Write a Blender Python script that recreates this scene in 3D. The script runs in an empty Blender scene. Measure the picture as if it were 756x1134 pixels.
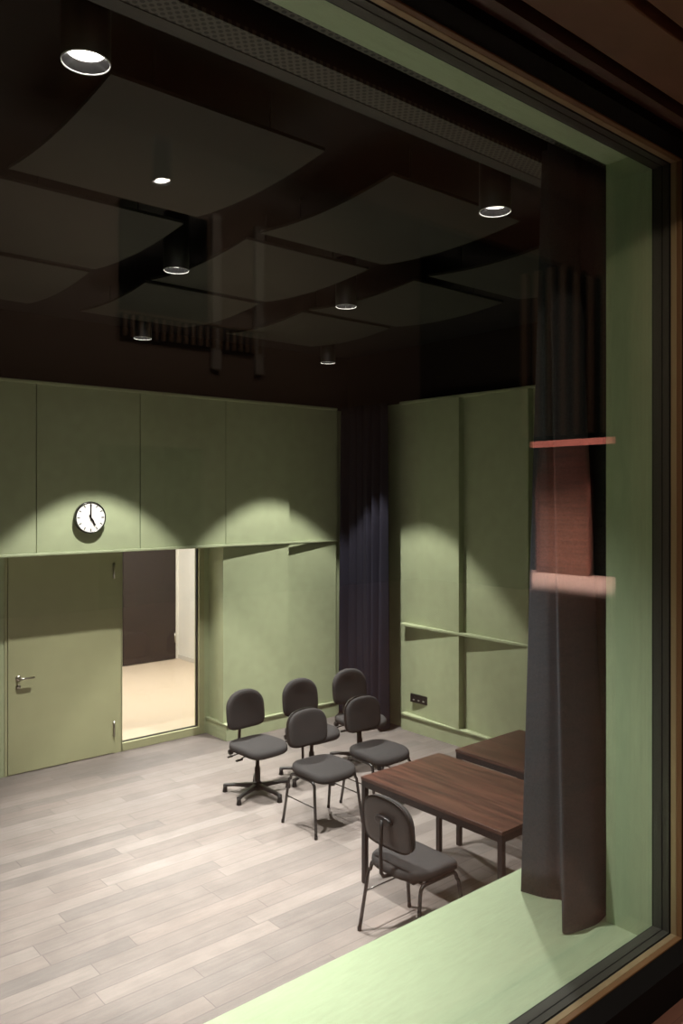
import bpy, bmesh, math, random
from mathutils import Vector, Matrix
random.seed(7)
PI = math.pi
C = bpy.context.scene.collection
SC = bpy.context.scene

# ------------------------------------------------------------------ materials
def s2l(c):
    return tuple(((v/255)/12.92 if v/255 <= .04045 else (((v/255)+.055)/1.055)**2.4) for v in c)

def mat(name, rgb, rough=.6, metal=0, noise=0, nscale=40, bump=0, bscale=200, stretch=(1,1,1), emit=None, estr=0, spec=.5):
    m = bpy.data.materials.new(name); m.use_nodes = True
    nt = m.node_tree; N = nt.nodes; L = nt.links
    b = N['Principled BSDF']
    col = s2l(rgb) + (1,)
    b.inputs['Base Color'].default_value = col
    b.inputs['Roughness'].default_value = rough
    b.inputs['Metallic'].default_value = metal
    b.inputs['Specular IOR Level'].default_value = spec
    tc = N.new('ShaderNodeTexCoord'); mp = N.new('ShaderNodeMapping')
    mp.inputs['Scale'].default_value = stretch
    L.new(tc.outputs['Object'], mp.inputs['Vector'])
    if noise:
        n = N.new('ShaderNodeTexNoise'); n.inputs['Scale'].default_value = nscale; n.inputs['Detail'].default_value = 5
        L.new(mp.outputs['Vector'], n.inputs['Vector'])
        r = N.new('ShaderNodeValToRGB')
        r.color_ramp.elements[0].position = .3; r.color_ramp.elements[1].position = .7
        r.color_ramp.elements[0].color = tuple(v*(1-noise) for v in col[:3]) + (1,)
        r.color_ramp.elements[1].color = tuple(min(1, v*(1+noise)) for v in col[:3]) + (1,)
        L.new(n.outputs['Fac'], r.inputs['Fac']); L.new(r.outputs['Color'], b.inputs['Base Color'])
    if bump:
        n2 = N.new('ShaderNodeTexNoise'); n2.inputs['Scale'].default_value = bscale; n2.inputs['Detail'].default_value = 3
        L.new(mp.outputs['Vector'], n2.inputs['Vector'])
        bp = N.new('ShaderNodeBump'); bp.inputs['Strength'].default_value = bump; bp.inputs['Distance'].default_value = .002
        L.new(n2.outputs['Fac'], bp.inputs['Height']); L.new(bp.outputs['Normal'], b.inputs['Normal'])
    if emit:
        b.inputs['Emission Color'].default_value = s2l(emit) + (1,)
        b.inputs['Emission Strength'].default_value = estr
    return m

def plank_mat(name, base, var, row, length, gap, rough, grain=.25, spec=.5):
    """floor boards running along object X"""
    m = bpy.data.materials.new(name); m.use_nodes = True
    nt = m.node_tree; N = nt.nodes; L = nt.links; b = N['Principled BSDF']
    b.inputs['Roughness'].default_value = rough
    b.inputs['Specular IOR Level'].default_value = spec
    tc = N.new('ShaderNodeTexCoord')
    sx = N.new('ShaderNodeSeparateXYZ'); L.new(tc.outputs['Object'], sx.inputs[0])
    # row number, random shift of each row, board number
    def math_n(op, a=None, bv=None, va=None, vb=None):
        n = N.new('ShaderNodeMath'); n.operation = op
        if a is not None: L.new(a, n.inputs[0])
        elif va is not None: n.inputs[0].default_value = va
        if bv is not None: L.new(bv, n.inputs[1])
        elif vb is not None: n.inputs[1].default_value = vb
        return n.outputs[0]
    yr = math_n('DIVIDE', sx.outputs['Y'], vb=row)
    ri = math_n('FLOOR', yr); rf = math_n('FRACT', yr)
    wn = N.new('ShaderNodeTexWhiteNoise'); wn.noise_dimensions = '1D'; L.new(ri, wn.inputs['W'])
    xs = math_n('ADD', math_n('DIVIDE', sx.outputs['X'], vb=length), wn.outputs['Value'])
    xs = math_n('ADD', xs, math_n('MULTIPLY', wn.outputs['Value'], vb=7.3))
    xi = math_n('FLOOR', xs); xf = math_n('FRACT', xs)
    cv = N.new('ShaderNodeCombineXYZ'); L.new(xi, cv.inputs[0]); L.new(ri, cv.inputs[1])
    wb = N.new('ShaderNodeTexWhiteNoise'); wb.noise_dimensions = '2D'; L.new(cv.outputs[0], wb.inputs['Vector'])
    ramp = N.new('ShaderNodeValToRGB')
    c0 = s2l(base); e = ramp.color_ramp.elements
    e[0].color = tuple(v*(1-var) for v in c0) + (1,)
    e[1].color = (min(1, c0[0]*(1+var)), min(1, c0[1]*(1+var*.95)), min(1, c0[2]*(1+var*.85)), 1)
    mid = e.new(.5); mid.color = (c0[0]*1.03, c0[1]*.985, c0[2]*.96, 1)
    L.new(wb.outputs['Value'], ramp.inputs['Fac'])
    mp = N.new('ShaderNodeMapping'); mp.inputs['Scale'].default_value = (2.2, 26, 1)
    ad = N.new('ShaderNodeVectorMath'); ad.operation = 'ADD'
    L.new(tc.outputs['Object'], ad.inputs[0]); L.new(wb.outputs['Color'], ad.inputs[1])
    L.new(ad.outputs[0], mp.inputs['Vector'])
    no = N.new('ShaderNodeTexNoise'); no.inputs['Scale'].default_value = 1.6; no.inputs['Detail'].default_value = 7; no.inputs['Distortion'].default_value = .5
    L.new(mp.outputs['Vector'], no.inputs['Vector'])
    mr = N.new('ShaderNodeMapRange'); mr.inputs['From Min'].default_value = .3; mr.inputs['From Max'].default_value = .7
    mr.inputs['To Min'].default_value = 1-grain; mr.inputs['To Max'].default_value = 1+grain*.55
    L.new(no.outputs['Fac'], mr.inputs['Value'])
    blo = N.new('ShaderNodeTexNoise'); blo.inputs['Scale'].default_value = 5; blo.inputs['Detail'].default_value = 4
    L.new(tc.outputs['Object'], blo.inputs['Vector'])
    mr2 = N.new('ShaderNodeMapRange'); mr2.inputs['From Min'].default_value = .3; mr2.inputs['From Max'].default_value = .7
    mr2.inputs['To Min'].default_value = .9; mr2.inputs['To Max'].default_value = 1.07
    L.new(blo.outputs['Fac'], mr2.inputs['Value'])
    vm = N.new('ShaderNodeVectorMath'); vm.operation = 'SCALE'; L.new(ramp.outputs['Color'], vm.inputs[0])
    L.new(math_n('MULTIPLY', mr.outputs[0], mr2.outputs[0]), vm.inputs['Scale'])
    # joints
    g1 = math_n('LESS_THAN', rf, vb=gap/row); g2 = math_n('LESS_THAN', xf, vb=gap/length)
    g = math_n('MAXIMUM', g1, g2)
    mx = N.new('ShaderNodeMix'); mx.data_type = 'RGBA'
    L.new(g, mx.inputs[0]); L.new(vm.outputs[0], mx.inputs[6])
    mx.inputs[7].default_value = tuple(v*.38 for v in c0) + (1,)
    L.new(mx.outputs[2], b.inputs['Base Color'])
    return m

def grain_mat(name, dark, light, axis, rough, scale=1.0):
    m = bpy.data.materials.new(name); m.use_nodes = True
    nt = m.node_tree; N = nt.nodes; L = nt.links; b = N['Principled BSDF']
    b.inputs['Roughness'].default_value = rough
    tc = N.new('ShaderNodeTexCoord'); mp = N.new('ShaderNodeMapping')
    sc = [34*scale]*3; sc[axis] = 1.3*scale; mp.inputs['Scale'].default_value = sc
    L.new(tc.outputs['Object'], mp.inputs['Vector'])
    n = N.new('ShaderNodeTexNoise'); n.inputs['Scale'].default_value = 1; n.inputs['Detail'].default_value = 6; n.inputs['Distortion'].default_value = .4
    L.new(mp.outputs['Vector'], n.inputs['Vector'])
    r = N.new('ShaderNodeValToRGB'); r.color_ramp.elements[0].position = .32; r.color_ramp.elements[1].position = .7
    r.color_ramp.elements[0].color = s2l(dark) + (1,); r.color_ramp.elements[1].color = s2l(light) + (1,)
    L.new(n.outputs['Fac'], r.inputs['Fac']); L.new(r.outputs['Color'], b.inputs['Base Color'])
    return m

def perforated_mat(name, rgb, pitch, rad):
    m = bpy.data.materials.new(name); m.use_nodes = True
    nt = m.node_tree; N = nt.nodes; L = nt.links; b = N['Principled BSDF']
    b.inputs['Roughness'].default_value = .6
    tc = N.new('ShaderNodeTexCoord')
    lens = []
    for off in (0, .5):          # two interleaved lattices: staggered rows of holes
        sc = N.new('ShaderNodeVectorMath'); sc.operation = 'MULTIPLY_ADD'; sc.inputs[1].default_value = (1/pitch, 1/(pitch*1.16), 0); sc.inputs[2].default_value = (off, off, 0)
        L.new(tc.outputs['Object'], sc.inputs[0])
        fr = N.new('ShaderNodeVectorMath'); fr.operation = 'FRACTION'; L.new(sc.outputs[0], fr.inputs[0])
        sb = N.new('ShaderNodeVectorMath'); sb.operation = 'SUBTRACT'; sb.inputs[1].default_value = (.5,.5,0); L.new(fr.outputs[0], sb.inputs[0])
        ml = N.new('ShaderNodeVectorMath'); ml.operation = 'MULTIPLY'; ml.inputs[1].default_value = (1,1.16,0); L.new(sb.outputs[0], ml.inputs[0])
        ln = N.new('ShaderNodeVectorMath'); ln.operation = 'LENGTH'; L.new(ml.outputs[0], ln.inputs[0]); lens.append(ln.outputs['Value'])
    mi = N.new('ShaderNodeMath'); mi.operation = 'MINIMUM'; L.new(lens[0], mi.inputs[0]); L.new(lens[1], mi.inputs[1])
    lt = N.new('ShaderNodeMath'); lt.operation = 'LESS_THAN'; lt.inputs[1].default_value = rad/pitch; L.new(mi.outputs[0], lt.inputs[0])
    mx = N.new('ShaderNodeMix'); mx.data_type = 'RGBA'
    L.new(lt.outputs[0], mx.inputs[0]); mx.inputs[6].default_value = s2l(rgb) + (1,); mx.inputs[7].default_value = (.0015,.0015,.0015,1)
    L.new(mx.outputs[2], b.inputs['Base Color'])
    return m

def glass_mat(name, tint=(.992,.996,.990)):
    """clear sheet: straight transmission plus mirror reflection weighted by Fresnel, the same from either face"""
    m = bpy.data.materials.new(name); m.use_nodes = True
    nt = m.node_tree; N = nt.nodes; L = nt.links
    N.remove(N['Principled BSDF'])
    out = N['Material Output']
    tr = N.new('ShaderNodeBsdfTransparent'); tr.inputs['Color'].default_value = tint + (1,)
    gl = N.new('ShaderNodeBsdfGlossy'); gl.inputs['Roughness'].default_value = 0
    geo = N.new('ShaderNodeNewGeometry')
    ior = N.new('ShaderNodeMapRange'); ior.inputs['To Min'].default_value = 1.5; ior.inputs['To Max'].default_value = 1/1.5
    L.new(geo.outputs['Backfacing'], ior.inputs['Value'])
    fr = N.new('ShaderNodeFresnel'); L.new(ior.outputs[0], fr.inputs['IOR'])
    mx = N.new('ShaderNodeMixShader'); L.new(fr.outputs[0], mx.inputs[0]); L.new(tr.outputs[0], mx.inputs[1]); L.new(gl.outputs[0], mx.inputs[2])
    L.new(mx.outputs[0], out.inputs['Surface'])
    return m

GREEN = mat('sage_paint', (163,171,137), .55, noise=.05, nscale=9, bump=.08, bscale=90)
GREEND = mat('sage_paint_door', (162,162,126), .5, noise=.03, nscale=6)
SHELFM = mat('sage_paint_shelf', (160,177,145), .5, noise=.05, nscale=12, stretch=(1,6,1))
BLACKP = mat('black_ceiling_paint', (30,27,26), .8, spec=.15)
BROWNP = mat('dark_brown_wall_paint', (36,28,25), .8, spec=.15)
CLOUD = mat('charcoal_sail', (41,39,34), .6, spec=.2, noise=.06, nscale=4)
BLKMET = mat('black_metal', (15,15,16), .42, spec=.35)
BLKGLOSS = mat('black_gloss_steel', (20,20,21), .22, spec=.6)
BLKPLAST = mat('black_plastic', (17,17,18), .38, spec=.4)
SHELLP = mat('black_seat_shell', (30,28,27), .36)
FABRIC = mat('charcoal_chair_fabric', (46,45,45), .92, spec=.15, noise=.3, nscale=420, bump=.5, bscale=500)
CURT = mat('midnight_curtain_cloth', (36,35,45), .95, spec=.1, noise=.12, nscale=60, stretch=(1,1,.3))
CURT2 = mat('slate_curtain_cloth', (72,75,81), .95, spec=.1, noise=.22, nscale=160)
STEEL = mat('brushed_steel', (170,165,155), .3, 1)
CHROME = mat('lamp_trim_metal', (215,215,215), .3, 0)
WHITE = mat('white_enamel', (238,236,232), .4)
WALLW = mat('white_plaster', (226,222,214), .7)
BEIGE = mat('beige_terrazzo', (204,186,164), .5, noise=.12, nscale=90)
DKWOOD = grain_mat('wenge_door_wood', (28,17,14), (42,27,22), 2, .5)
TABLEM = grain_mat('table_veneer', (36,22,18), (74,47,37), 1, .38, 1.2)
LOBWOOD = grain_mat('foyer_wood', (106,74,62), (150,108,92), 1, .5, .4)
BRONZE = mat('bronze_anodised', (158,140,108), .42, .3, noise=.1, nscale=20, stretch=(1,1,.1))
COPPERP = mat('foyer_oak_trim', (114,84,54), .5, noise=.1, nscale=12, stretch=(1,1,.1))
GASKET = mat('grey_frame', (72,72,66), .45, .3)
RUBBER = mat('black_rubber', (10,10,10), .7)
SOFFIT = mat('brown_soffit_board', (112,82,60), .6, noise=.16, nscale=5, bump=.1, bscale=40)
HEADW = mat('brown_head_lining', (74,48,38), .6)
FOYW = mat('foyer_wall_brown', (118,96,82), .7)
FOYDARK = mat('foyer_dark_lining', (13,10,9), .8, spec=.1)
SLATM = mat('foyer_slat_wood', (112,84,62), .6)
ROSEP = mat('rose_lacquer', (190,96,84), .5)
PALEC = mat('pale_voile', (150,140,130), .9)
FLOORM = plank_mat('grey_oak_planks', (108,102,99), .2, .135, 1.15, .0035, .5, .12, .35)
FOYFLOOR = plank_mat('red_oak_parquet', (136,98,84), .12, .07, .5, .001, .5, .2)
PERF = perforated_mat('perforated_black_board', (74,71,65), .025, .0066)
GLASS = glass_mat('clear_glass')
LAMPM = mat('lamp_diffuser', (255,250,240), .5, emit=(255,247,236), estr=45)
EDGEP = mat('portal_edge_wood', (150,104,92), .5)
SOFFITGLOW = mat('rose_soffit_glow', (150,80,70), .5, emit=(235,130,112), estr=1.6)  # emission stands in for light falling on the soffit bar
SOCKM = mat('socket_black', (14,14,14), .3)

# ------------------------------------------------------------------ mesh helpers
class M:
    def __init__(s): s.bm = bmesh.new()
    def quad(s, pts):
        return s.bm.faces.new([s.bm.verts.new(p) for p in pts])
    def box(s, a, b, bev=0, mtx=None):
        x0,y0,z0 = a; x1,y1,z1 = b
        tmp = bmesh.new()
        bmesh.ops.create_cube(tmp, size=1)
        for v in tmp.verts:
            v.co = Vector(((x0+x1)/2+v.co.x*(x1-x0), (y0+y1)/2+v.co.y*(y1-y0), (z0+z1)/2+v.co.z*(z1-z0)))
        if bev: bmesh.ops.bevel(tmp, geom=tmp.edges[:], offset=bev, segments=2, profile=.5, affect='EDGES')
        s.merge(tmp, mtx); return s
    def merge(s, tmp, mtx=None, smooth=False):
        mp = {}
        for v in tmp.verts: mp[v] = s.bm.verts.new(mtx @ v.co if mtx else v.co)
        for f in tmp.faces:
            try:
                nf = s.bm.faces.new([mp[v] for v in f.verts]); nf.smooth = smooth or f.smooth
            except ValueError: pass
        tmp.free()
    def tube(s, pts, r, n=10, close=False):
        """round bar along a polyline; r a number or one per point"""
        P = [Vector(p) for p in pts]; k = len(P)
        R = r if isinstance(r, (list, tuple)) else [r]*k
        rings = []; up = None
        for i, p in enumerate(P):
            if close: t = (P[(i+1) % k]-P[i-1])
            elif i == 0: t = P[1]-P[0]
            elif i == k-1: t = P[-1]-P[-2]
            else: t = (P[i+1]-P[i]).normalized()+(P[i]-P[i-1]).normalized()
            t.normalize()
            if up is None:
                up = Vector((0,0,1)) if abs(t.z) < .9 else Vector((1,0,0))
            a = t.cross(up).normalized(); b = a.cross(t).normalized(); up = b
            rings.append([s.bm.verts.new(p+(a*math.cos(2*PI*j/n)+b*math.sin(2*PI*j/n))*R[i]) for j in range(n)])
        for i in range(k if close else k-1):
            A, B = rings[i], rings[(i+1) % k]
            for j in range(n):
                f = s.bm.faces.new((A[j], A[(j+1) % n], B[(j+1) % n], B[j])); f.smooth = True
        if not close:
            s.bm.faces.new(list(reversed(rings[0]))); s.bm.faces.new(rings[-1])
        return s
    def lathe(s, prof, c=(0,0,0), n=32, axis='Z', smooth=True):
        """prof: (radius, height) pairs; r=0 ends close"""
        rings = []
        def P(r, h, j):
            a = 2*PI*j/n; u, v = r*math.cos(a), r*math.sin(a)
            if axis == 'Z': q = (u, v, h)
            elif axis == 'Y': q = (u, h, v)
            else: q = (h, u, v)
            return (c[0]+q[0], c[1]+q[1], c[2]+q[2])
        for r, h in prof:
            rings.append([s.bm.verts.new(P(0,h,0))] if r == 0 else [s.bm.verts.new(P(r,h,j)) for j in range(n)])
        for A, B in zip(rings, rings[1:]):
            for j in range(n):
                j2 = (j+1) % n
                if len(A) == 1 and len(B) == 1: continue
                if len(A) == 1: vs = (A[0], B[j2], B[j])
                elif len(B) == 1: vs = (A[j], A[j2], B[0])
                else: vs = (A[j], A[j2], B[j2], B[j])
                f = s.bm.faces.new(vs); f.smooth = smooth
        return s
    def prism(s, poly, z0, z1, mtx=None):
        """polygon in XY extruded in Z"""
        f = mtx or Matrix.Identity(4)
        lo = [s.bm.verts.new(f @ Vector((x,y,z0))) for x,y in poly]
        hi = [s.bm.verts.new(f @ Vector((x,y,z1))) for x,y in poly]
        s.bm.faces.new(list(reversed(lo))); s.bm.faces.new(hi)
        for i in range(len(poly)):
            j = (i+1) % len(poly); s.bm.faces.new((lo[i], lo[j], hi[j], hi[i]))
        return s
    def pillow(s, outline, prof, fn):
        """cushion: outline points scaled inward per prof (inset, height), mapped by fn(u, v, h)"""
        rings = []
        for ins, h in prof:
            rings.append([s.bm.verts.new(fn(*inset(p, ins), h)) for p in outline])
        n = len(outline)
        for A, B in zip(rings, rings[1:]):
            for j in range(n):
                f = s.bm.faces.new((A[j], A[(j+1) % n], B[(j+1) % n], B[j])); f.smooth = True
        for ring, h, flip in ((rings[0], prof[0][1], True), (rings[-1], prof[-1][1], False)):
            c = s.bm.verts.new(fn(0, 0, h))
            for j in range(n):
                vs = (ring[j], ring[(j+1) % n], c)
                f = s.bm.faces.new(tuple(reversed(vs)) if flip else vs); f.smooth = True
        return s
    def build(s, name, m, parent=None, sub=0):
        bmesh.ops.recalc_face_normals(s.bm, faces=s.bm.faces[:])
        me = bpy.data.meshes.new(name); s.bm.to_mesh(me); s.bm.free()
        me.materials.append(m)
        o = bpy.data.objects.new(name, me); C.objects.link(o)
        if parent: o.parent = parent
        if sub:
            md = o.modifiers.new('Subdivision', 'SUBSURF'); md.levels = sub; md.render_levels = sub
        return o

def inset(p, k):
    """scale a point of an outline toward the centre by the factor 1-k"""
    return (p[0]*(1-k), p[1]*(1-k))

def tag(o, label, cat, group=None):
    o['label'] = label; o['category'] = cat
    if group: o['group'] = group
    return o
def thing(name, label, cat, loc=(0,0,0), rz=0, group=None):
    o = bpy.data.objects.new(name, None); C.objects.link(o)
    o.location = loc; o.rotation_euler = (0,0,rz); o.empty_display_size = .1
    return tag(o, label, cat, group)
def struct(name, mb, m, parent=None):
    o = mb.build(name, m, parent)
    if parent is None: o['kind'] = 'structure'
    return o
def dup(root, loc, rz, label):
    r = root.copy(); C.objects.link(r); r.location = loc; r.rotation_euler = (0,0,rz); r['label'] = label
    for ch in list(root.children):
        c = ch.copy(); C.objects.link(c); c.parent = r
        for g in list(ch.children):
            d = g.copy(); C.objects.link(d); d.parent = c
    return r

# ------------------------------------------------------------------ room dimensions (metres)
XL, XR = -1.3, 6.6          # rehearsal room, left and right
YB, YW, YG = 7.52, 1.39, 1.215   # face of the upper back panels, inner face of the window wall, the glass
ZC = 4.42                   # black ceiling
ZF = 1.3                    # foyer floor on the viewer's side

# ------------------------------------------------------------------ shell of the rehearsal room
struct('floor', M().box((XL-.1,1.3,-.1),(XR+.2,8.0,0)), FLOORM)
struct('ceiling', M().box((XL-.1,1.1,ZC),(XR+.2,8.1,ZC+.1)), BLACKP)
w = M()
w.box((XL,YB+.04,2.16),(XR+.15,8.05,3.74))                    # overhanging upper wall
w.box((XL,7.95,0),(2.555,8.05,2.16)).box((4.74,7.95,0),(4.80,8.05,2.16))
w.box((4.80,7.62,0),(XR+.15,8.05,2.16))                   # proud lower wall
struct('wall_back', w, GREEN)
struct('wall_back_top', M().box((XL,7.68,3.74),(XR+.15,8.05,ZC)), BROWNP)
struct('wall_right', M().box((XR+.03,1.3,0),(XR+.15,8.05,3.77)), GREEN)
struct('wall_right_top', M().box((XR+.06,1.3,3.77),(XR+.2,8.05,ZC)), BROWNP)
struct('wall_left', M().box((XL-.12,1.3,0),(XL,8.05,ZC)), GREEN)
# window wall, opening x -1.2..2.288, z 1.335..3.745
WX0, WX1, WZ0, WZ1 = -1.2, 2.288, 1.35, 3.745
w = M()
for y0, y1, g in ((1.2365,YW,0),(1.1,1.2365,.118)):
    w.box((WX1+g,y0,0),(XR+.15,y1,ZC)).box((XL-.12,y0,0),(WX0-g,y1,ZC))
    w.box((WX0-g,y0,WZ1+g),(WX1+g,y1,ZC)).box((WX0-g,y0,0),(WX1+g,y1,WZ0-(.05 if g else 0)))
struct('wall_front', w, SHELFM)
# trims: rails, caps, skirtings
def rail(name, a, b, m=GREEN, bev=.006): return struct(name, M().box(a,b,bev), m)
rail('trim_1', (XL,YB-.022,2.135),(6.345,YB+.02,2.163))                 # under the upper panels
rail('trim_2', (XL,YB-.02,3.735),(6.345,YB+.02,3.765))                 # cap of the back wall
rail('trim_3', (XR-.055,1.40,1.195),(XR+.03,6.62,1.225))               # dado ledge, right wall
rail('trim_4', (XR-.03,1.40,3.755),(XR+.03,6.66,3.785))                # cap of the right wall
bb = M().box((4.765,7.522,0),(6.36,7.63,.165)).box((4.755,7.508,.165),(6.36,7.63,.185),.006)
bb.box((4.765,7.6305,0),(4.81,7.955,.165)).box((4.755,7.6305,.165),(4.81,7.955,.185))
struct('baseboard_back', bb, GREEN)
bb = M().box((XR-.035,1.4,0),(XR+.04,6.62,.165)).box((XR-.05,1.4,.165),(XR+.04,6.62,.19),.006)
struct('baseboard_right', bb, GREEN)

# ---- sawtooth wall panels: each slab is set back on one side
def panel_back(x0, x1, z0, z1, d0, d1, yf, label):
    g = .006
    poly = [(x0+g, yf+d0), (x1-g, yf+d1), (x1-g, yf+.1), (x0+g, yf+.1)]
    o = M().prism(poly, z0, z1).build('wall_panel', GREEN)
    return tag(o, label, 'wall panel', 'sage green wall panels')
for x0, x1, d0, d1, lab in [
    (XL, 2.693, -.012, -.012, 'wide green upper wall panel cut off by the left edge, left of the clock panel'),
    (2.693, 3.739, -.004, -.004, 'green upper wall panel carrying the round clock above the door'),
    (3.739, 4.757, -.002, -.002, 'green upper wall panel above the tall glass side light'),
    (4.757, 5.62, .004, -.014, 'green upper wall panel right of the one above the glass side light'),
    (5.62, 6.34, .036, -.014, 'last green upper wall panel beside the dark corner curtain')]:
    panel_back(x0, x1, 2.165, 3.735, d0, d1, YB, lab)
panel_back(4.757, 5.62, .186, 2.125, .015, -.05, YB+.05, 'tall green lower wall panel right of the glass side light, behind the swivel chairs')
panel_back(5.62, 6.34, .186, 2.125, .015, -.05, YB+.05, 'tall green lower wall panel beside the dark corner curtain')
def panel_right(y1, y0, z0, z1, label):
    g = .004     # y1 far end, set back; y0 near end, proud
    poly = [(XR+.03, y1-g), (XR+.035, y1-g), (XR+.035, y0+g), (XR-.05, y0+g)]
    o = M().prism(poly, z0, z1).build('wall_panel', GREEN)
    return tag(o, label, 'wall panel', 'sage green wall panels')
ys = [6.62, 5.73, 4.83, 3.93, 3.03, 2.13]
labs_u = ['tall green upper panel on the right wall next to the corner curtain', 'second tall green upper panel on the right wall from the corner curtain',
          'third green upper panel on the right wall, behind the hanging grey curtain']
labs_l = ['green lower panel on the right wall with the black socket plate', 'green lower panel on the right wall behind the far table',
          'third green lower panel on the right wall, behind the hanging grey curtain']
for i in range(3):
    panel_right(ys[i], ys[i+1], 1.225, 3.755, labs_u[i]); panel_right(ys[i], ys[i+1], .19, 1.195, labs_l[i])

# ---- door and tall glazed side light
DY = 7.95
d = thing('door_1', 'sage green flush door with steel lever handle left of the glass side light', 'door', (2.567,DY,0)); d['kind'] = 'structure'
M().box((.008,-.012,.008),(1.083,.04,2.15),.002).build('leaf', GREEND, d)
h = M().lathe([(0,-.022),(.026,-.022),(.027,-.012),(.027,-.008),(0,-.008)], (.105,0,.93), 24, 'Y')
h.tube([(.105,-.02,.93),(.105,-.058,.93),(.112,-.068,.93),(.13,-.07,.93),(.24,-.07,.93)], .010, 10)
h.lathe([(0,-.02),(.022,-.02),(.023,-.008),(0,-.008)], (.105,0,.845), 24, 'Y')
hd = h.build('handle', STEEL, d); hd['label'] = 'brushed steel lever handle with key rose'
for z in (.18, 1.83):
    q = M().lathe([(0,0),(.011,0),(.011,.16),(0,.16)], (1.083,-.018,z), 14).build('hinge', STEEL, d)
struct('door_frame', M().box((2.545,DY-.005,0),(2.571,8.05,2.16)).box((3.652,DY-.006,0),(3.74,8.05,2.16)), GREEND)
wn = thing('window_2', 'tall clear glass side light beside the green door', 'window', (3.74,DY,0)); wn['kind'] = 'structure'
f = M().box((0,-.006,0),(.935,.1,.085),.003).box((.935,-.006,0),(1.0,.1,2.16),.003).box((0,-.006,2.11),(.94,.1,2.16)).box((-.005,-.006,0),(.008,.1,2.16))
f.build('frame', GREEND, wn)
M().box((.006,.045,.08),(.938,.053,2.115)).build('pane', GLASS, wn)
M().box((.922,.03,.085),(.937,.06,2.11)).box((.006,.03,.083),(.937,.06,.092)).build('gasket', RUBBER, wn)

# ---- corridor seen through the side light
struct('corridor_floor', M().box((1.5,8.05,-.08),(6.7,12.0,0)), BEIGE)
struct('corridor_ceiling', M().box((1.5,8.05,2.9),(6.7,12.0,3.0)), WALLW)
w = M().box((1.5,11.88,0),(6.7,12.0,2.9)).box((6.6,8.05,0),(6.72,12.0,2.9)).box((1.38,8.05,0),(1.5,12.0,2.9))
struct('corridor_wall', w, WALLW)
struct('corridor_baseboard', M().box((6.585,8.06,0),(6.6,11.88,.07)), mat('grey_white_skirting', (205,200,192), .5))
d2 = thing('door_2', 'dark wenge double door seen through the glass side light', 'door', (4.1,11.88,0)); d2['kind'] = 'structure'
M().box((.02,-.03,.01),(1.5,0,2.85),.003).build('leaf', DKWOOD, d2)
M().box((1.508,-.03,.01),(2.43,0,2.85),.003).build('leaf', DKWOOD, d2)
for z in (.27, 2.05):
    M().lathe([(0,0),(.014,0),(.014,.17),(0,.17)], (2.41,-.04,z), 12).build('hinge', STEEL, d2)
hm = M().lathe([(0,-.05),(.022,-.05),(.022,-.03),(0,-.03)], (1.42,0,1.0), 16, 'Y').tube([(1.42,-.04,1.0),(1.42,-.08,1.0),(1.30,-.085,1.0)], .01)
hm.build('handle', STEEL, d2)

# ---- wall clock at five o'clock
ck = thing('wall_clock', 'round white wall clock in black case showing five on the green wall', 'clock', (3.197,YB-.006,2.485))
M().lathe([(0,-.004),(.150,-.004),(.154,-.012),(.154,-.05),(.150,-.056),(.143,-.056),(.141,-.046),(0,-.046)], (0,0,0), 56, 'Y').build('case', BLKGLOSS, ck)
M().lathe([(0,-.047),(.142,-.047),(.142,-.049),(0,-.049)], (0,0,0), 56, 'Y', False).build('dial', WHITE, ck)
for k in range(12):
    M().box((-.0045,-.0505,.108),(.0045,-.0485,.134), 0, Matrix.Rotation(-2*PI*k/12, 4, 'Y')).build('hour_mark', BLKPLAST, ck)
M().box((-.0075,-.0535,-.03),(.0075,-.0515,.128)).build('minute_hand', BLKPLAST, ck)
M().box((-.008,-.0510+-.0045,-.03),(.008,-.0537,.085), 0, Matrix.Rotation(2*PI*5/12, 4, 'Y')).build('hour_hand', BLKPLAST, ck)
M().lathe([(0,-.059),(.007,-.059),(.007,-.05),(0,-.05)], (0,0,0), 16, 'Y').build('hub', BLKPLAST, ck)

# ---- socket plate on the right wall
sp = thing('socket_plate', 'black three-gang socket plate low on the right wall panel', 'socket', (XR-.003,6.365,.385), math.atan2(.06,.88)*1)
M().box((-.012,-.125,-.048),(.012,.125,.048),.003).build('plate', SOCKM, sp)
CONTACT = mat('grey_contact', (150,150,148), .4)
for k in (-1,0,1):
    so = M().lathe([(.026,-.016),(.026,-.0115),(.022,-.0115),(.020,-.006),(0,-.006)], (0,k*.072,0), 22, 'X').build('socket', BLKPLAST, sp)
    M().box((-.0155,k*.072-.012,-.022),(-.0120,k*.072+.012,-.008)).build('contact_cover', CONTACT, so)

# ---- window bench and big control window
struct('window_bench', M().box((XL,YW,1.30),(XR,1.812,1.335),.003).box((XL,YW,0),(XR,1.78,1.30)), SHELFM)
struct('window_sill', M().box((WX0,YG+.02,1.336),(WX1,YW+.001,1.352)), SHELFM)
win = thing('window_1', 'large double glazed control window with grey and bronze frame', 'window', (0,0,0)); win['kind'] = 'structure'
JX, HZ, BZ = 2.288, 3.683, 1.402
def ring(y0, y1, over, m, name, bev=0, dx=0):
    """rectangular frame between y0 and y1; over = how far it stands into the opening"""
    f = M()
    f.box((JX-over,y0,ZF),(JX+.12,y1,HZ+.2), bev)
    f.box((WX0,y0,HZ-over),(JX+.02,y1,HZ+.2), bev)
    f.box((WX0,y0,ZF),(JX+.02,y1,BZ+over), bev)
    f.box((WX0-.1,y0,ZF),(WX0+.06+over,y1,HZ+.2), bev)
    return f.build(name, m, win)
ring(1.206,1.232,.0,GASKET,'frame')
ring(1.232,1.236,-.001,RUBBER,'gasket'); ring(1.2025,1.206,-.001,RUBBER,'gasket')
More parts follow.
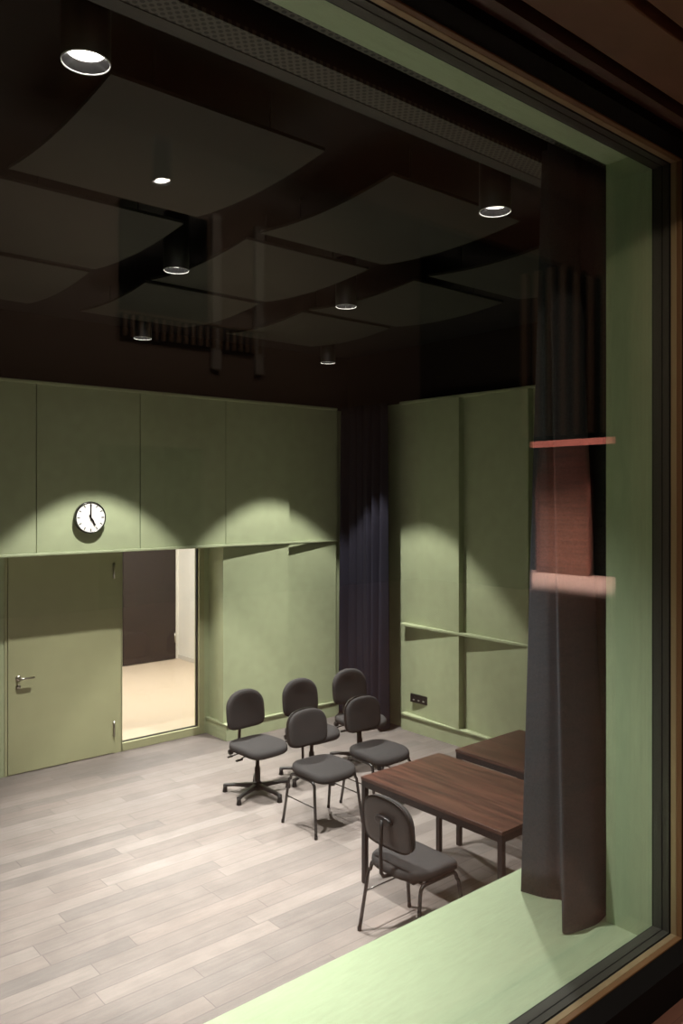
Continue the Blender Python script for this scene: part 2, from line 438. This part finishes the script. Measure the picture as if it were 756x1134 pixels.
ring(1.183,1.2025,.0,GASKET,'frame'); ring(1.178,1.183,-.003,RUBBER,'gasket')
ring(1.160,1.178,.0,BRONZE,'bronze_bead',.002); ring(1.144,1.160,.0,COPPERP,'bronze_bead',.002)
ring(1.085,1.144,-.004,FOYDARK,'outer_lining')
M().box((WX0,1.226,BZ-.02),(JX+.01,1.232,HZ+.02)).build('pane', GLASS, win)
M().box((WX0,1.208,BZ-.02),(JX+.01,1.214,HZ+.02)).build('pane', GLASS, win)

# ---- bulkhead above the window: perforated board, dark slot, perforated board
struct('ceiling_bulkhead', M().box((XL,YW,3.912),(XR,1.62,ZC)).box((XL,1.74,3.912),(XR,1.876,ZC)).box((XL,1.62,4.2),(XR,1.74,ZC)), BLACKP)
pf = M().box((XL,YW+.002,3.90),(XR,1.62,3.912)).box((XL,1.74,3.90),(XR,1.829,3.912))
struct('ceiling_perforated_board', pf, PERF)
struct('trim_5', M().box((XL,1.829,3.898),(XR,1.878,3.914)), mat('black_edge_board', (40,38,36), .6))

# ------------------------------------------------------------------ ceiling sails
def sail(x0, x1, y0, y1, label):
    cx, cy = (x0+x1)/2, (y0+y1)/2; hx, hy = (x1-x0)/2, (y1-y0)/2
    t = thing('ceiling_sail', label, 'acoustic panel', (cx,cy,4.165), 0, 'curved acoustic sails under the ceiling')
    m = M(); n = 16; top = []; bot = []
    for i in range(n+1):
        v = -1+2*i/n; z = .035*v*v
        bot.append([m.bm.verts.new((sx*hx, v*hy, z)) for sx in (-1,1)])
        top.append([m.bm.verts.new((sx*hx, v*hy, z+.016)) for sx in (-1,1)])
    for i in range(n):
        for A, fl in ((bot,0),(top,1)):
            fc = m.bm.faces.new((A[i][0],A[i][1],A[i+1][1],A[i+1][0])); fc.smooth = False
        for k in (0,1): m.bm.faces.new((bot[i][k],bot[i+1][k],top[i+1][k],top[i][k]))
    for i in (0,n): m.bm.faces.new((bot[i][0],bot[i][1],top[i][1],top[i][0]))
    m.build('panel', CLOUD, t)
    for sx in (-.55,.55):
        for sy in (-.82,.82):
            z = .035*sy*sy+.015
            r = M().tube([(sx*hx,sy*hy,z),(sx*hx,sy*hy,ZC-4.165)], .004, 8).lathe([(0,z),(.02,z),(.02,z+.014),(0,z+.014)], (sx*hx,sy*hy,0), 12)
            r.build('hanger', BLKMET, t)
    return t
cols = [(1.235,2.22),(2.63,3.60),(4.03,5.02)]; rows = [(2.71,3.80),(3.94,5.12),(5.21,6.37)]
names = {(0,0):'curved dark ceiling sail under the largest lamp, topmost in the picture', (1,0):'curved dark ceiling sail left of the lamp in front of the grey curtain',
 (2,0):'curved dark ceiling sail partly hidden by the top of the grey curtain', (0,1):'curved dark ceiling sail at the left edge, behind the topmost sail',
 (1,1):'curved dark ceiling sail in the centre between two middle-row lamps', (2,1):'curved dark ceiling sail right of the middle-row lamp, above the right wall',
 (0,2):'curved dark ceiling sail at the left edge nearest the clock wall', (1,2):'curved dark ceiling sail above the far lamp over the clock wall',
 (2,2):'curved dark ceiling sail nearest the corner curtain'}
for i, (x0,x1) in enumerate(cols):
    for j, (y0,y1) in enumerate(rows):
        sail(x0, x1, y0, y1, names[(i,j)])

# ------------------------------------------------------------------ surface spotlights
ZL = 4.07
def make_spot(loc, label):
    t = thing('ceiling_spotlight', label, 'spotlight', loc, 0, 'cylindrical ceiling spotlights')
    H = ZC-ZL
    M().lathe([(.0765,0.004),(.0775,.004),(.0775,H),(0,H)], n=40).build('housing', BLKMET, t)
    M().lathe([(.0765,.004),(.0760,0),(.0748,0),(.0735,.004)], n=40).build('trim_ring', CHROME, t)
    M().lathe([(.0735,.004),(.064,.028),(.060,.036)], n=40).build('baffle', BLKGLOSS, t)
    M().lathe([(.060,.036),(.054,.048)], n=40).build('reflector', CHROME, t)
    M().lathe([(.054,.048),(0,.048)], n=40).build('lamp_disc', LAMPM, t)
    return t
spots = [((1.039,2.464),'largest black ceiling spotlight in the upper left, nearest the window'),
         ((3.091,2.475),'black ceiling spotlight just left of the hanging grey curtain'),
         ((2.42,4.386),'black ceiling spotlight in the middle row, the left one'),
         ((3.823,4.425),'black ceiling spotlight in the middle row, the right one'),
         ((3.243,6.472),'black ceiling spotlight nearest the clock wall, left of the two farthest'),
         ((5.299,6.42),'black ceiling spotlight nearest the corner curtain')]
SPOT_W = 830
def spot_light(x, y, w, z=ZL+.044, ang=76, blend=.22, rad=.035, col=(1,.965,.915)):
    l = bpy.data.lights.new('spot_beam', 'SPOT'); l.energy = w; l.spot_size = math.radians(ang); l.spot_blend = blend
    l.shadow_soft_size = rad; l.color = col
    o = bpy.data.objects.new('spot_beam', l); C.objects.link(o); o.location = (x,y,z); return o
BEAM = {(1.039,2.464):.95, (3.091,2.475):.42, (2.42,4.386):2.1, (3.823,4.425):1.0, (3.243,6.472):1.5, (5.299,6.42):1.5}
first = None
for (x,y), lab in spots:
    if first is None: first = make_spot((x,y,ZL), lab)
    else: dup(first, (x,y,ZL), 0, lab)
    k = BEAM[(x,y)]
    near = x < 2      # beam nearest the window widened and softened to light reveal and curtain
    spot_light(x, y, SPOT_W*k*.62, ang=98 if near else 76, blend=.45 if near else .22); spot_light(x, y, SPOT_W*k*.95, ang=58, blend=.8)
# ------------------------------------------------------------------ curtains
def curtain(name, path, z0, z1, waves, amp, m, top_amp=.6, phase=0, hem=None, narrow=0, nseg=160, nz=30):
    """pleated cloth along a straight floor path (a->b); narrow pulls the a-end toward b with height"""
    a, b = Vector(path[0]), Vector(path[1]); d = b-a; Ln = d.length; t = d/Ln; nrm = Vector((-t.y, t.x))
    me = M(); grid = []
    for k in range(nz+1):
        h = k/nz; row = []
        for i in range(nseg+1):
            u = i/nseg
            uu = narrow*h + u*(1-narrow*h)
            A = amp*(1-(1-top_amp)*h)
            w1 = math.sin(2*PI*waves*u+phase+.4*math.sin(2.3*u*6))
            w2 = .35*math.sin(2*PI*waves*2.17*u+1.3+phase+.5*h)
            off = A*(w1+w2)*(1+.25*math.sin(9*u+2*h))
            side = .35*A*math.cos(2*PI*waves*u+phase)
            p = a+t*(uu*Ln+side*.6)+nrm*off
            zz = z0+(z1-z0)*h + (hem(u)*(1-h) if hem else 0)
            row.append(me.bm.verts.new((p.x,p.y,zz)))
        grid.append(row)
    for k in range(nz):
        for i in range(nseg):
            f = me.bm.faces.new((grid[k][i],grid[k][i+1],grid[k+1][i+1],grid[k+1][i])); f.smooth = True
    o = me.build(name, m)
    md = o.modifiers.new('Solidify','SOLIDIFY'); md.thickness = .005
    return o
c1 = curtain('corner_curtain', ((6.39,7.50),(6.36,6.66)), .02, 3.76, 6, .058, CURT, .7)
tag(c1, 'long midnight blue pleated curtain hanging in the far corner', 'curtain')
def draped(name, base, top, z0, z1, m, nz=28, per=14):
    """cloth following a base line of folds on the bench and a tighter line of folds at the track"""
    def spline(P):
        out = []; P = [Vector(q) for q in P]; P = [2*P[0]-P[1]]+P+[2*P[-1]-P[-2]]
        for i in range(1, len(P)-2):
            for k in range(per):
                t = k/per; p0,p1,p2,p3 = P[i-1:i+3]
                out.append(.5*((2*p1)+(p2-p0)*t+(2*p0-5*p1+4*p2-p3)*t*t+(3*p1-p0-3*p2+p3)*t**3))
        out.append(P[-2]); return out
    A, B = spline(base), spline(top); me = M(); g = []
    for k in range(nz+1):
        h = k/nz
        g.append([me.bm.verts.new((*(a.lerp(b,h)), z0(a.x)*(1-h)+z1*h)) for a, b in zip(A,B)])
    for k in range(nz):
        for i in range(len(A)-1):
            f = me.bm.faces.new((g[k][i],g[k][i+1],g[k+1][i+1],g[k+1][i])); f.smooth = True
    o = me.build(name, m); md = o.modifiers.new('Solidify','SOLIDIFY'); md.thickness = .004; return o
base = [(2.262,1.70),(2.285,1.62),(2.312,1.565),(2.225,1.50),(2.145,1.452),(2.20,1.425),(2.295,1.415),(2.42,1.46),(2.46,1.60),(2.50,1.68),(2.56,1.60),(2.57,1.46),(2.66,1.42),(2.75,1.47),(2.77,1.62),(2.83,1.68),(2.89,1.60),(2.92,1.45),(3.02,1.42),(3.10,1.5),(3.14,1.66)]
top = [(2.40+(x-2.25)*.62, 1.675+(y-1.56)*.30) for x,y in base]
c2 = draped('window_curtain', base, top, lambda x: 1.339, 3.93, CURT2)
tag(c2, 'grey pleated curtain hanging onto the green bench inside the window', 'curtain')

# ------------------------------------------------------------------ chairs
def sup_outline(w, h, n, e_top, e_bot):
    """closed outline, w x h, superellipse exponent differs above and below"""
    pts = []
    for k in range(n):
        a = 2*PI*k/n; c, s = math.cos(a), math.sin(a); e = e_top if s > 0 else e_bot
        pts.append((w/2*math.copysign(abs(c)**(2/e), c), h/2*math.copysign(abs(s)**(2/e), s)))
    return pts
def seat_cushion(par, zs, w=.46, dpt=.45):
    """seat faces local -Y; u across, v: + = rear"""
    def fn(u, v, h):
        fr = max(0, -v/(dpt/2)-.25)
        z = zs+h - .05*fr*fr + .010*(abs(u)/(w/2))**2*(1 if h > 0 else .3) + .012*max(0, v/(dpt/2)-.3)
        return (u, v, z)
    out = sup_outline(w, dpt, 72, 3.0, 4.2)
    prof = [(.10,-.022),(.03,-.021),(.004,-.012),(0,.002),(.012,.018),(.05,.029),(.12,.034),(.25,.034),(.5,.031),(.75,.029)]
    return M().pillow(out, prof, fn).build('seat', FABRIC, par)
def back_cushion(par, y, zc, w, h, m=FABRIC, name='backrest', d=(-.028,.022), tilt=.10, e=(2.3,5.5)):
    def fn(u, v, hh):
        yy = y + tilt*v + hh - .16*u*u*1.0 - (-.06*(w/2)**2)
        return (u, yy, zc+v)
    out = sup_outline(w, h, 80, *e)
    a, b = d
    prof = [(.25,b),(.08,b),(.02,b-.004),(0,b-.014),(0,a+.016),(.02,a+.006),(.07,a),(.2,a-.002),(.5,a+.002)]
    return M().pillow(out, prof, fn).build(name, m, par)

def task_chair(loc, rz, label):
    t = thing('swivel_chair', label, 'chair', loc, rz, 'grey swivel chairs in the back row')
    zs = .425
    seat_cushion(t, zs, .46, .45)
    M().box((-.17,-.15,zs-.034),(.17,.19,zs-.018),.006).build('seat_pan', BLKPLAST, t)
    back_cushion(t, .185, .735, .415, .345)
    shell = back_cushion(t, .205, .735, .39, .32, BLKPLAST, 'back_shell', (-.01,.012))
    b = M().tube([(0,.02,zs-.045),(0,.22,zs-.045),(0,.262,zs-.03),(0,.275,zs+.01),(0,.262,.60),(0,.228,.70)], .014, 10)
    b.box((-.045,.205,.66),(.045,.235,.80),.006)
    b.build('back_bar', BLKMET, t)
    k = M().box((-.055,-.07,zs-.075),(.055,.16,zs-.034),.008)
    k.build('tilt_mechanism', BLKMET, t)
    kn = M().lathe([(0,.0),(.022,.0),(.026,.006),(.026,.03),(.02,.036),(0,.036)], (-.19,.17,zs-.05), 16, 'X').tube([(-.16,.17,zs-.05),(.14,.17,zs-.05)], .008)
    kn.build('tension_knob', BLKPLAST, t)
    lv = M().tube([(-.04,.03,zs-.055),(-.16,.02,zs-.075)], .006, 8).box((-.225,.008,zs-.094),(-.155,.032,zs-.078),.005)
    lv.build('lever', BLKPLAST, t)
    lv2 = M().tube([(-.04,.10,zs-.055),(-.20,.11,zs-.065)], .005, 8).box((-.25,.10,zs-.075),(-.195,.12,zs-.06),.004)
    lv2.build('lever', BLKPLAST, t)
    M().lathe([(.025,.06),(.026,.07),(.026,.24),(.018,.245),(.018,zs-.07),(0,zs-.07)], n=20).build('gas_column', BLKPLAST, t)
    M().lathe([(0,.035),(.042,.035),(.046,.05),(.046,.085),(.036,.105),(.026,.11)], n=24).build('base_hub', BLKPLAST, t)
    for i in range(5):
        a = math.radians(128)+2*PI*i/5
        R = Matrix.Rotation(a, 4, 'Z')
        lg = M(); prof = [(.03,.095,.05,.026),(.12,.09,.058,.021),(.22,.082,.060,.018),(.315,.072,.048,.016)]
        rings = []
        for x, zt, zb, hw in prof:
            rings.append([lg.bm.verts.new(R @ Vector(p)) for p in ((x,-hw,zb),(x,hw,zb),(x,hw,zt-.006),(x,hw*.6,zt),(x,-hw*.6,zt),(x,-hw,zt-.006))])
        for A, B in zip(rings, rings[1:]):
            for j in range(6): lg.bm.faces.new((A[j],A[(j+1)%6],B[(j+1)%6],B[j]))
        lg.bm.faces.new(rings[0]); lg.bm.faces.new(rings[-1])
        lo = lg.build('leg', BLKPLAST, t)
        c = R @ Vector((.302,0,0))
        M().lathe([(0,0),(.023,0),(.024,.006),(.02,.03),(.018,.062),(0,.062)], (c.x,c.y,0), 14).build('glide', BLKMET, lo)
    return t
def side_chair(loc, rz, label):
    """four-leg stacking chair, faces local -Y"""
    t = thing('four_leg_chair', label, 'chair', loc, rz, 'grey four-leg chairs')
    zs = .45
    seat_cushion(t, zs, .455, .45)
    M().box((-.18,-.15,zs-.03),(.18,.18,zs-.018),.005).build('seat_pan', BLKPLAST, t)
    back_cushion(t, .205, .745, .40, .30, FABRIC, 'backrest', (-.024,.012), .10, (2.6,5.0))
    back_cushion(t, .224, .745, .405, .305, SHELLP, 'back_shell', (-.004,.010), .10, (2.6,5.0))
    br = M().pillow(sup_outline(.135,.058,32,2.4,2.4), [(.2,.030),(.05,.027),(0,.018),(0,0)], lambda u,v,h: (u,.236+h+.1*v,.765+v))
    br.build('bracket', BLKPLAST, t)
    M().tube([(0,.262,.775),(0,.268,.70),(0,.272,.58),(0,.268,.46),(0,.25,.432),(0,.20,.425),(0,.02,.425)], .0115, 10).build('back_bar', BLKMET, t)
    for sx in (-1,1):
        xt, xb = sx*.214, sx*.245
        pts = [(xb,.222,0),(xt+sx*.008,.165,.37)]
        for k in range(7):
            a = PI/2*k/6; pts.append((xt, .155-.045*(1-math.cos(a))-.0, .375+.045*math.sin(a)))
        for k in range(7):
            a = PI/2*k/6; pts.append((xt, -.115-.045*math.sin(a), .42-.045*(1-math.cos(a))))
        pts += [(xt+sx*.008,-.168,.36),(xb,-.218,0)]
        fr = M().tube(pts, .0122, 10).build('side_frame', BLKGLOSS, t)
        z = .235; f = 1-z/.37
        M().tube([(xt+sx*.05*f+sx*.006,.165+.057*f,z),(xt+sx*.05*f+sx*.006,-.168-.05*f,z)], .0045, 8).build('stretcher', BLKGLOSS, fr)
        for y in (.2215,-.2175):
            M().lathe([(0,0),(.013,0),(.0135,.022),(.011,.026)], (xb,y,0), 12).build('foot_cap', RUBBER, fr)
    for y in (.12,-.10):
        M().tube([(-.214,y,.418),(.214,y,.418)], .009, 8).build('cross_rail', BLKGLOSS, t)
    return t
s0 = task_chair((4.15,6.03,0), 0.06, 'grey swivel chair nearest the glass side light, left in the back row')
dup(s0, (4.79,6.05,0), .0, 'grey swivel chair in the middle of the back row')
dup(s0, (5.43,6.07,0), -.08, 'grey swivel chair in front of the dark corner curtain')
f0 = side_chair((4.185,5.137,0), .0, 'grey four-leg chair standing clear in the front row, left of the other')
dup(f0, (4.825,5.15,0), .0, 'grey four-leg chair in the front row, close behind the table corner')
dup(f0, (3.545,3.475,0), PI/2, 'grey four-leg chair pushed to the table, seen from behind')

# ------------------------------------------------------------------ tables
def table(loc, label):
    t = thing('table', label, 'table', loc, 0, 'dark wood tables on black steel frames')
    W, D, H = .80, 1.23, .74
    M().box((0,0,H-.022),(W,D,H),.002).build('tabletop', TABLEM, t)
    a = M().box((.004,.004,H-.067),(.034,D-.004,H-.022)).box((W-.034,.004,H-.067),(W-.004,D-.004,H-.022))
    a.box((.034,.004,H-.067),(W-.034,.034,H-.022)).box((.034,D-.034,H-.067),(W-.034,D-.004,H-.022))
    a.build('apron', BLKMET, t)
    for x in (.004,W-.039):
        for y in (.004,D-.039):
            M().box((x,y,.004),(x+.035,y+.035,H-.067),.002).box((x+.002,y+.002,0),(x+.033,y+.033,.006)).build('leg', BLKMET, t)
    return t
t1 = table((3.742,2.945,0), 'dark brown wooden table with the four-leg chair at its side')
dup(t1, (4.70,2.92,0), 0, 'dark brown wooden table half hidden by the grey curtain, near the right wall')

# ------------------------------------------------------------------ the viewer's side: foyer
struct('foyer_floor', M().box((-6,-7.0,ZF-.1),(13,1.085,ZF)), FOYFLOOR)
w = M().box((WX1+.1,1.0,ZF),(9.8,1.1,7.4)).box((-6,1.0,ZF),(WX0-.1,1.1,7.4)).box((WX0-.1,1.0,4.0),(WX1+.1,1.1,7.4))
struct('foyer_wall_front', w, FOYDARK)
struct('foyer_wall_left', M().box((-6.1,-7,ZF),(-6,1.1,7.4)), FOYW)
# window head lining and soffit over the viewer
hd = M().box((-2.5,1.045,HZ+.03),(4.5,1.1,4.0)).box((-2.5,1.02,HZ+.004),(4.5,1.045,4.0))
struct('foyer_window_head', hd, HEADW)
sf = M()
for a, b in ((.862,1.0),(.40,.836)):
    sf.box((-2.5,a,3.70),(4.5,b,3.74),.004)
sf.box((-2.5,.40,3.74),(4.5,1.0,4.0))
struct('foyer_soffit', sf, SOFFIT)
w = M().box((-6,-7.1,ZF),(4.15,-7,7.4)).box((5.63,-7.1,ZF),(13,-7,7.4)).box((4.15,-7.1,3.33),(5.63,-7,7.4))
struct('foyer_wall_back', w, FOYW)
struct('foyer_wall_recess', M().box((4.0,-8.2,ZF),(5.8,-8.1,3.5)).box((4.0,-8.2,ZF),(4.15,-7.1,3.5)).box((5.63,-8.2,ZF),(5.8,-7.1,3.5)), FOYDARK)
struct('foyer_ceiling', M().box((-6,-8.2,7.4),(13,1.1,7.5)), FOYDARK)
# wall at x = 9.8 with an opening into a lit bay
w = M().box((9.8,-7,ZF),(9.95,-4.85,3.5)).box((9.8,-2.6,ZF),(9.95,1.1,3.5)).box((9.8,-7,3.5),(9.95,1.1,7.4))
struct('foyer_wall_right', w, FOYDARK)
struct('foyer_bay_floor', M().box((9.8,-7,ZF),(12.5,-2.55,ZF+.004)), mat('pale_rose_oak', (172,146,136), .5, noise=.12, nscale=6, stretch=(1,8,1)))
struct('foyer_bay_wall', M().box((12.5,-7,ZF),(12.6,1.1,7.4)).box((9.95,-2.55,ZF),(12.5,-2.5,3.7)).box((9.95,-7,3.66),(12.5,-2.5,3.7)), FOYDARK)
sl = thing('slat_screen', 'tall dark slatted wood screen mirrored in the glass above the wooden portal', 'screen', (9.74,-4.2,3.5)); sl['kind'] = 'structure'
for k in range(8,21):
    M().box((-.05,-2.4+k*.22,.05),(.03,-2.4+k*.22+.09,2.45),.004).build('slat', SLATM, sl)
M().box((.03,-.68,0),(.04,2.2,2.5)).build('backing', FOYDARK, sl)
pt = thing('wood_portal', 'glowing reddish wood portal with chamfered top corners mirrored in the glass', 'portal', (12.2,-5.82,ZF))
out = [(-.52,0),(-.52,1.55),(-.44,2.30),(.42,2.30),(.52,1.55),(.52,0)]
RX = Matrix(((0,0,1,0),(1,0,0,0),(0,1,0,0),(0,0,0,1)))
M().prism(out, 0, .1, RX).build('panel', LOBWOOD, pt)
ft = M()
for sgn in (-1,1):
    x0, x1 = sgn*.53, sgn*(.45 if sgn < 0 else .43)
    ft.tube([(-.03,x0,0),(-.03,x0,1.55),(-.03,x1,2.30)], .022, 8)
ft.build('edge_strip', EDGEP, pt)
lb = M().box((11.0,-6.6,3.485),(11.06,-2.62,3.61),.004).build('lit_soffit_bar', SOFFITGLOW)  # soffit bar, not a lamp; its lit look is emission
tag(lb, 'long reddish soffit bar with painted-in glow mirrored in the glass above the wooden portal', 'soffit bar')
# balcony strip on the back wall
bs = thing('balcony_rail', 'low slatted balcony strip mirrored faintly in the glass among the ceiling sails', 'balcony', (5.5,-6.95,4.68))
M().box((-1.1,-.02,0),(1.05,0,.3)).build('backing', FOYDARK, bs)
for k in range(20):
    M().box((-1.07+k*.107,-.0,.01),(-1.07+k*.107+.045,.04,.28),.003).build('slat', SLATM, bs)
M().box((-1.1,-.02,.30),(1.05,.05,.325)).build('handrail', COPPERP, bs)
tag(M().box((4.4,-6.98,5.02),(5.65,-6.95,6.4)).build('dark_opening_sheet', FOYDARK), 'dark plain sheet standing for an opening mirrored faintly in the glass above the slatted balcony strip', 'dark sheet')  # flat dark sheet in place of a dark opening above the balcony
for x, lab in ((5.72,'pale narrow wall strip mirrored in the glass, left of its pair'),(6.42,'pale narrow wall strip mirrored in the glass, right of its pair')):
    tag(M().box((x,-7.0,4.4),(x+.14,-6.93,6.5),.01).build('wall_strip', PALEC), lab, 'wall strip')

# ------------------------------------------------------------------ lights
def area(name, loc, rot, sx, sy, w, col):
    l = bpy.data.lights.new(name, 'AREA'); l.shape = 'RECTANGLE'; l.size = sx; l.size_y = sy; l.energy = w; l.color = col
    o = bpy.data.objects.new(name, l); C.objects.link(o); o.location = loc; o.rotation_euler = rot; return o
area('corridor_light', (4.6,10.0,2.88), (0,0,0), 3.0, 2.4, 185, (1,.975,.95))
area('bay_light', (11.45,-5.0,3.64), (0,0,0), .5, 3.6, 215, (1,.80,.72)).data.spread = math.radians(75)
wl = area('foyer_wall_fill', (4.9,-4.6,6.8), (0,0,0), 5.0, .4, 38, (1,.85,.7)); wl.rotation_euler = (math.radians(-35),0,0)  # added light without a fitting, lifts the back wall's reflection in the glass
area('foyer_light', (4.5,-3.4,7.3), (0,0,0), 7.0, 4.0, 80, (1,.83,.7))
# foyer downlight mirrored in the glass
fl = thing('foyer_downlight', 'small foyer downlight mirrored in the glass on the topmost ceiling sail', 'spotlight', (2.34,-1.98,4.6))
M().lathe([(.05,0),(.055,0),(.055,.3),(0,.3)], n=24).build('housing', BLKMET, fl)
M().lathe([(.05,.02),(0,.02)], n=24).build('lamp_disc', LAMPM, fl)
M().tube([(0,0,.3),(0,0,2.8)], .008, 8).build('stem', BLKMET, fl)
spot_light(2.34, -1.98, 120, 4.59, 104, .4, .03, (1,.84,.7))
fs = spot_light(-.9, -1.5, 120, 4.2, 46, .6, .04, (1,.80,.58))
fs.rotation_euler = (Vector((2.3,1.1,2.1))-fs.location).to_track_quat('-Z','Y').to_euler()

wd = bpy.data.worlds.new('World'); SC.world = wd; wd.use_nodes = True
wd.node_tree.nodes['Background'].inputs['Color'].default_value = (0,0,0,1)

# ------------------------------------------------------------------ camera and view
cam = bpy.data.cameras.new('camera'); co = bpy.data.objects.new('camera', cam); C.objects.link(co)
cam.sensor_fit = 'HORIZONTAL'; cam.sensor_width = 36; cam.lens = 36*890/756
cam.shift_y = -18.5/756; cam.clip_start = .02
co.location = (0,0,2.7); co.rotation_euler = (PI/2, 0, math.radians(49.4985-90))
SC.camera = co
SC.view_settings.view_transform = 'Standard'; SC.view_settings.look = 'None'
SC.view_settings.gamma = 1; SC.view_settings.use_curve_mapping = False
SC.view_settings.exposure = 0
SC.cycles.use_denoising = True
SC.cycles.max_bounces = 14; SC.cycles.diffuse_bounces = 6; SC.cycles.glossy_bounces = 5
SC.cycles.transparent_max_bounces = 16; SC.cycles.sample_clamp_indirect = 6
